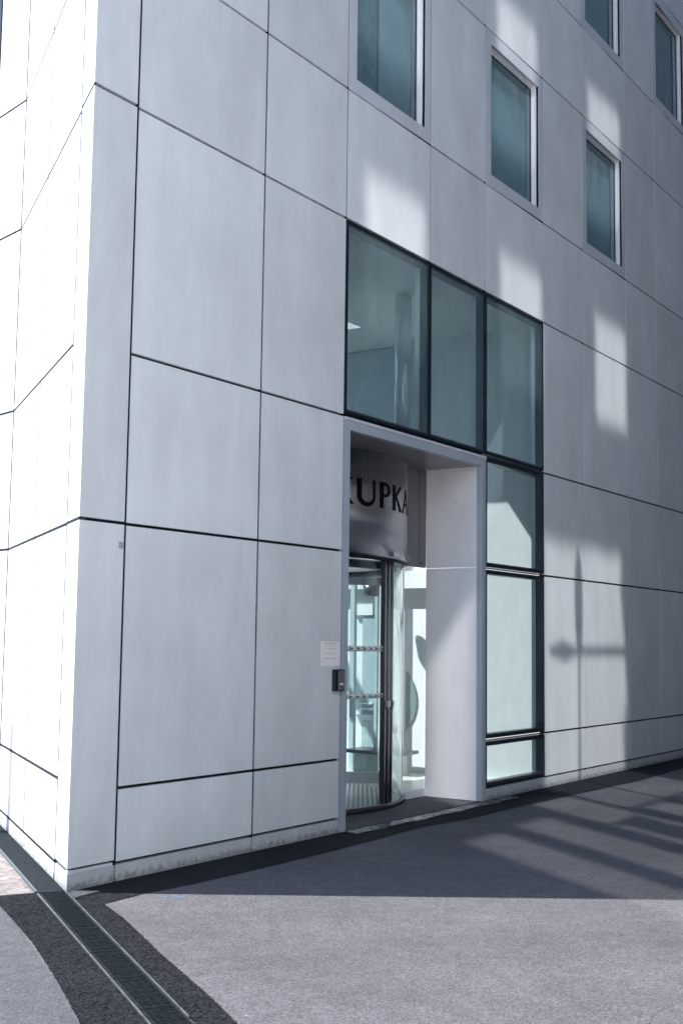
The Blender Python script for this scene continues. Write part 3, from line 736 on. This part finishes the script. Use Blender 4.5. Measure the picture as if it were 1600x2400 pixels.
def letter_P(a):
    st = 2.35; zb = ZB+.110; zt = ZT; w = 6.9
    o_, i_ = [], []
    cz = (zt+zb)/2
    for k in range(19):
        t = -math.pi/2+math.pi*k/18
        o_.append((a+w-3.4+3.4*math.cos(t), cz+(zt-zb)/2*math.sin(t)))
        i_.append((a+w-3.5+1.7*math.cos(t), cz+((zt-zb)/2-.026)*math.sin(t)))
    q = [[o_[k], o_[k+1], i_[k+1], i_[k]] for k in range(18)]
    return [[(a, ZB), (a+st, ZB), (a+st, ZT), (a, ZT)], [(a+st, zt), (o_[-1][0], zt), (i_[-1][0], zt-.026), (a+st, zt-.026)],
            [(a+st, zb), (o_[0][0], zb), (i_[0][0], zb+.026), (a+st, zb+.026)]] + q
def letter_A(a):
    w = 10.4; ap = a+w*0.5
    return [[(a, ZB), (a+1.5, ZB), (ap+.9, ZT), (ap-.7, ZT)], [(ap-.45, ZT-.03), (ap+.9, ZT), (a+w, ZB), (a+w-2.5, ZB)],
            [(a+2.9, ZB+.082), (a+w-3.2, ZB+.082), (a+w-3.7, ZB+.104), (a+3.6, ZB+.104)]]
glyph(letter_K(-83.05-30.9)); glyph(letter_U(-103.76)); glyph(letter_P(-92.0)); glyph(letter_K(-83.05)); glyph(letter_A(-73.3))

# ------------------------------------------------------------------ threshold grate in front of the door
bm = bmesh.new(); x = 3.0
while x < 5.95:
    sl = 0.05; w_ = 0.013
    t = (x-3.0)/2.95
    y0, y1 = -0.165+0.01*math.sin(9*x), -0.030-0.01*t
    add_prism(bm, [(x+.02, y0), (x+.02+w_, y0), (x+w_+sl, y1), (x+sl, y1)], -0.002, 0.0068+random.uniform(-.002, .002)-0.003*t)
    x += 0.027
gr = finish(bm, 'threshold_grate', plain('glint_steel', (0.42, 0.43, 0.43), 0.30, 0.85, .5, .75, 16))  # strong colour mottling stands in for glints on the bars
tag(gr, 'steel grate strip with glints mottled into its colour across the pavement before the entrance', 'grate')
box('grate_bed', 2.98, 6.0, -0.17, -0.03, -0.004, 0.0025, DEPTH_BLACK, gr)

# ------------------------------------------------------------------ notice, intercom, sticker
pn = box('paper_notice', 2.678, 2.955, -0.0015, -0.0005, 1.365, 1.566, PAPER)
tag(pn, 'white printed notice sheet taped to the panel left of the entrance', 'notice')
bm = bmesh.new()
for (z, u0, u1, hgt) in ((1.548, 2.728, 2.905, .0062), (1.529, 2.755, 2.882, .0052), (1.508, 2.738, 2.892, .004), (1.468, 2.730, 2.902, .0035), (1.427, 2.732, 2.900, .0065)):
    u = u0
    while u < u1:
        w_ = random.uniform(.006, .024); ww = min(w_, u1-u)
        x_ = u
        while x_ < u+ww-.002:
            add_box(bm, x_, x_+.0034, -.0021, -.0016, z-hgt/2, z+hgt/2*random.uniform(.5, 1)); x_ += .0052
        u += w_+.006
finish(bm, 'printed_line', INK, pn)

ic = empty('intercom', (2.93, 0, 1.16))
tag(ic, 'black box intercom with grey face plate mounted beside the door frame', 'intercom')
box('housing', 2.842, 2.974, -0.040, -0.0045, 1.160, 1.336, BOXBLACK, ic, bevel=0.004)
fp = box('face_plate', 2.880, 2.966, -0.0435, -0.0405, 1.170, 1.328, PLATE, ic, bevel=0.001)
bm = bmesh.new()
for i in range(5):
    for j in range(5):
        add_box(bm, 2.905+.007*i, 2.908+.007*i, -.0440, -.0437, 1.270+.006*j, 1.273+.006*j)
finish(bm, 'speaker_slots', GRAPHITE, ic)
box('name_tag', 2.902, 2.950, -0.0445, -0.0437, 1.210, 1.224, PAPER, ic)
box('call_button', 2.922, 2.932, -0.046, -0.0437, 1.186, 1.200, BOXBLACK, ic)
box('key_switch', 2.945, 2.954, -0.046, -0.0437, 1.174, 1.183, BOXBLACK, ic)
st_ = box('peeled_sticker', 0.356, 0.402, -0.0012, -0.0004, 2.162, 2.207, STICK)
tag(st_, 'small faded grey sticker high on the corner panel edge', 'sticker')

# ------------------------------------------------------------------ building across the street
KX = abs(HX/HY); KZ = math.tan(R(SUN_EL))/HY
YO = -13.0
def to_opp(pts): return [(u+YO*KX, w_-YO*KZ) for u, w_ in pts]
def gy(y): return y*KZ
targets = [rect(3.18, 4.24, 7.2, 8.62), rect(5.82, 6.80, 7.2, 8.66), rect(8.31, 9.36, 7.2, 8.62),
           rect(3.26, 4.31, 4.32, 5.77), rect(5.89, 6.91, 4.35, 5.75), rect(8.48, 9.50, 4.36, 5.68),
           [(6.95, gy(-1.3)), (9.34, gy(-1.3)), (9.33, .02), (9.28, .5), (9.43, .9), (9.37, 1.3), (9.36, 1.6), (9.22, 2.3), (9.30, 2.74), (8.75, 2.70), (8.3, 2.76), (7.9, 2.74), (7.3, 2.74), (6.95, 2.78)],
           rect(3.94, 4.58, gy(-5.0), gy(-1.02)), rect(4.94, 5.58, gy(-5.0), gy(-.95)), rect(5.97, 6.78, gy(-1.55), gy(-.42)), rect(5.97, 6.12, gy(-4.8), gy(-1.63)), rect(6.66, 6.80, gy(-4.8), gy(-1.63)),
           rect(7.15, 7.75, gy(-4.8), gy(-1.4)), rect(8.2, 9.1, gy(-4), gy(-1.4)), rect(5.05, 5.42, 0.0, 2.25)]  # last outline is an opening added to light the right reveal
opp = empty('opposite_building', (8, YO, 0))
tag(opp, 'long pale office block across the street with sun glinting in its windows', 'building')
O0, O1 = -14.0, 4.6
oholes = [to_opp(t) for t in targets]
holed('facade_wall', rect(O0, O1, 0, 33), oholes, 0.02, CONC, opp, lambda v: Vector((v.x, YO-v.y, v.z)))
box('rear_block', O0, O1, YO-30.0, YO-29.9, 0, 33, DARK, opp)
box('end_wall', O0, O0+.1, YO-29.9, YO-.03, 0, 33, CONC, opp)
dk = empty('dark_shading_block', (30, YO, 0))
tag(dk, 'taller unseen block across the street, made dark to dim the right of the facade, mirrored in the glazing', 'building')  # unseen block, made dark and set close to dim the facade's right end
YD = -8.8
box('facade_wall', 7.5, 62, YO-10, YD, 0, 31, BLOCK_DARK, dk)
box('low_wing', 4.62, 7.48, YO-6, YO, 0, 24, BLOCK_DARK, dk)
bm = bmesh.new()
for z in ZR+[13.9, 15.1, 16.8, 18.0, 19.7, 21, 22.6, 23.8, 25.4, 26.6, 28.2]:
    add_box(bm, 7.5, 62, YD+.002, YD+.006, z-.02, z+.02)
x = 8.5; k = 0
while x < 62:
    add_box(bm, x-.014, x+.014, YD+.007, YD+.010, 0.0, 30.9); x += 1.42 if k % 2 else 1.138; k += 1
finish(bm, 'facade_joint', DARK, dk)
kb = empty('white_bounce_block', (-8, -8, 0)); tag(kb, 'unseen white block added behind the camera to bounce sunlight onto the facade', 'house')  # unseen block added as a sun reflector for the left of the facade
prism('wall', [(-16, -12.6), (-5.4, -12.6), (-1.55, -7.1), (-16, -7.1)], 0, 10.0, plain('bounce_white', (.84, .84, .84), .8), kb)
prism('roof', [(-16.1, -12.6), (-5.42, -12.6), (-1.56, -7.0), (-16.1, -7.0)], 10.0, 10.2, GRAPHITE, kb)
for k in range(4):
    wn = box('window', -14+3*k, -13.1+3*k, -7.099, -7.07, 1.2, 2.6, GRAPHITE, kb)
    wn = box('window', -14+3*k, -13.1+3*k, -7.099, -7.07, 5.4, 6.8, GRAPHITE, kb)
en = empty('sky_blocking_end', (45, -6, 0)); tag(en, 'tall unseen grey block added at the far end of the street to cut sky light', 'building')  # unseen, added to cut sky light from the right
box('facade_wall', 40, 50, YD+.02, -0.5, 0, 26, plain('sky_block_grey', (.05, .055, .065), .6), en)
for k in range(7):
    for j in range(3):
        box('window', 39.96, 39.99, YD+.6+2.6*j, YD+2.0+2.6*j, 2+3.4*k, 3.9+3.4*k, GRAPHITE, en)
# lamp standing in for the sun mirrored by opposite panes, beaming through the openings
beam = Vector((-HX*math.cos(R(SUN_EL)), HY*math.cos(R(SUN_EL)), -math.sin(R(SUN_EL)))).normalized()
q = (-beam).to_track_quat('Z', 'Y')
qi = q.inverted()
BEAM_E = 0.60
allp = [p for t in oholes for p in t]
u0, u1 = min(p[0] for p in allp), max(p[0] for p in allp); w0, w1 = min(p[1] for p in allp), max(p[1] for p in allp)
c = Vector(((u0+u1)/2, YO, (w0+w1)/2))
loc = [qi @ (Vector((u, YO, w_))-c) for u in (u0, u1) for w_ in (w0, w1)]
sx = 2*max(abs(p.x) for p in loc)+.6; sy = 2*max(abs(p.y) for p in loc)+.6
L_ = bpy.data.lights.new('window_glint', 'AREA'); L_.shape = 'RECTANGLE'; L_.size = sx; L_.size_y = sy
L_.spread = R(0.6); L_.energy = BEAM_E*sx*sy; L_.color = (1.0, 0.97, 0.95)
lo_ = bpy.data.objects.new('window_glint', L_); COL.objects.link(lo_)
lo_.location = c-beam*(max(abs(p.z) for p in loc)+0.4); lo_.rotation_euler = q.to_euler()

# street furniture that casts the cross-shaped shadow
def back(u, w_, y): return Vector((u+y*KX, y, w_-y*KZ))
YL = -6.3
lamp = empty('street_sign_post', (7.92+YL*KX, YL, 0)); tag(lamp, 'slim street post with a long pointed banner and a crossbar', 'street post')
px = 7.92+YL*KX; zt = 2.68-YL*KZ
bm = bmesh.new(); add_tube(bm, (px, YL, 0), (px, YL, zt-.1), 0.055, 0.02, 12); finish(bm, 'pole', LAMPM, lamp)
bm = bmesh.new()
prof = [(0.0, 0.01), (-0.22, 0.095), (-.6, 0.115), (-0.95, 0.10), (-1.2, 0.05), (-1.3, 0.02)]
for i in range(len(prof)-1):
    (a, h0), (b_, h1) = prof[i], prof[i+1]
    v_ = [bm.verts.new((px+s*h, YL+d, zt+z)) for d in (-.012, .012) for z, h, s in ((a, h0, -1), (a, h0, 1), (b_, h1, 1), (b_, h1, -1))]
    for qd in ((0, 1, 2, 3), (7, 6, 5, 4), (0, 3, 7, 4), (1, 5, 6, 2)): bm.faces.new([v_[k] for k in qd])
finish(bm, 'banner', LAMPM, lamp)
zc = 1.49-YL*KZ
bm = bmesh.new(); add_tube(bm, (7.1+YL*KX, YL, zc), (9.5+YL*KX, YL, zc), 0.035, 0.035, 10); finish(bm, 'crossbar', LAMPM, lamp)
bm = bmesh.new(); add_tube(bm, (7.12+YL*KX, YL, zc), (7.50+YL*KX, YL, zc), 0.03, 0.075, 12); add_tube(bm, (7.50+YL*KX, YL, zc), (7.8+YL*KX, YL, zc), 0.075, 0.03, 12); finish(bm, 'lamp_head', LAMPM, lamp)
# post that shades the foot of the left facade
s0 = LD*2.45; bp_ = s0 + Vector((HX, HY, 0))*1.9
zb = 0.80+1.9*math.tan(R(SUN_EL))
bo = empty('bollard', (bp_.x, bp_.y, 0)); tag(bo, 'slim dark post standing left of the side facade', 'post')
bm = bmesh.new(); add_tube(bm, (bp_.x, bp_.y, 0), (bp_.x, bp_.y, zb), 0.07, 0.07, 16); finish(bm, 'shaft', LAMPM, bo)
bm = bmesh.new(); add_tube(bm, (bp_.x, bp_.y, zb), (bp_.x, bp_.y, zb+.05), 0.07, 0.03, 16); finish(bm, 'cap', LAMPM, bo)
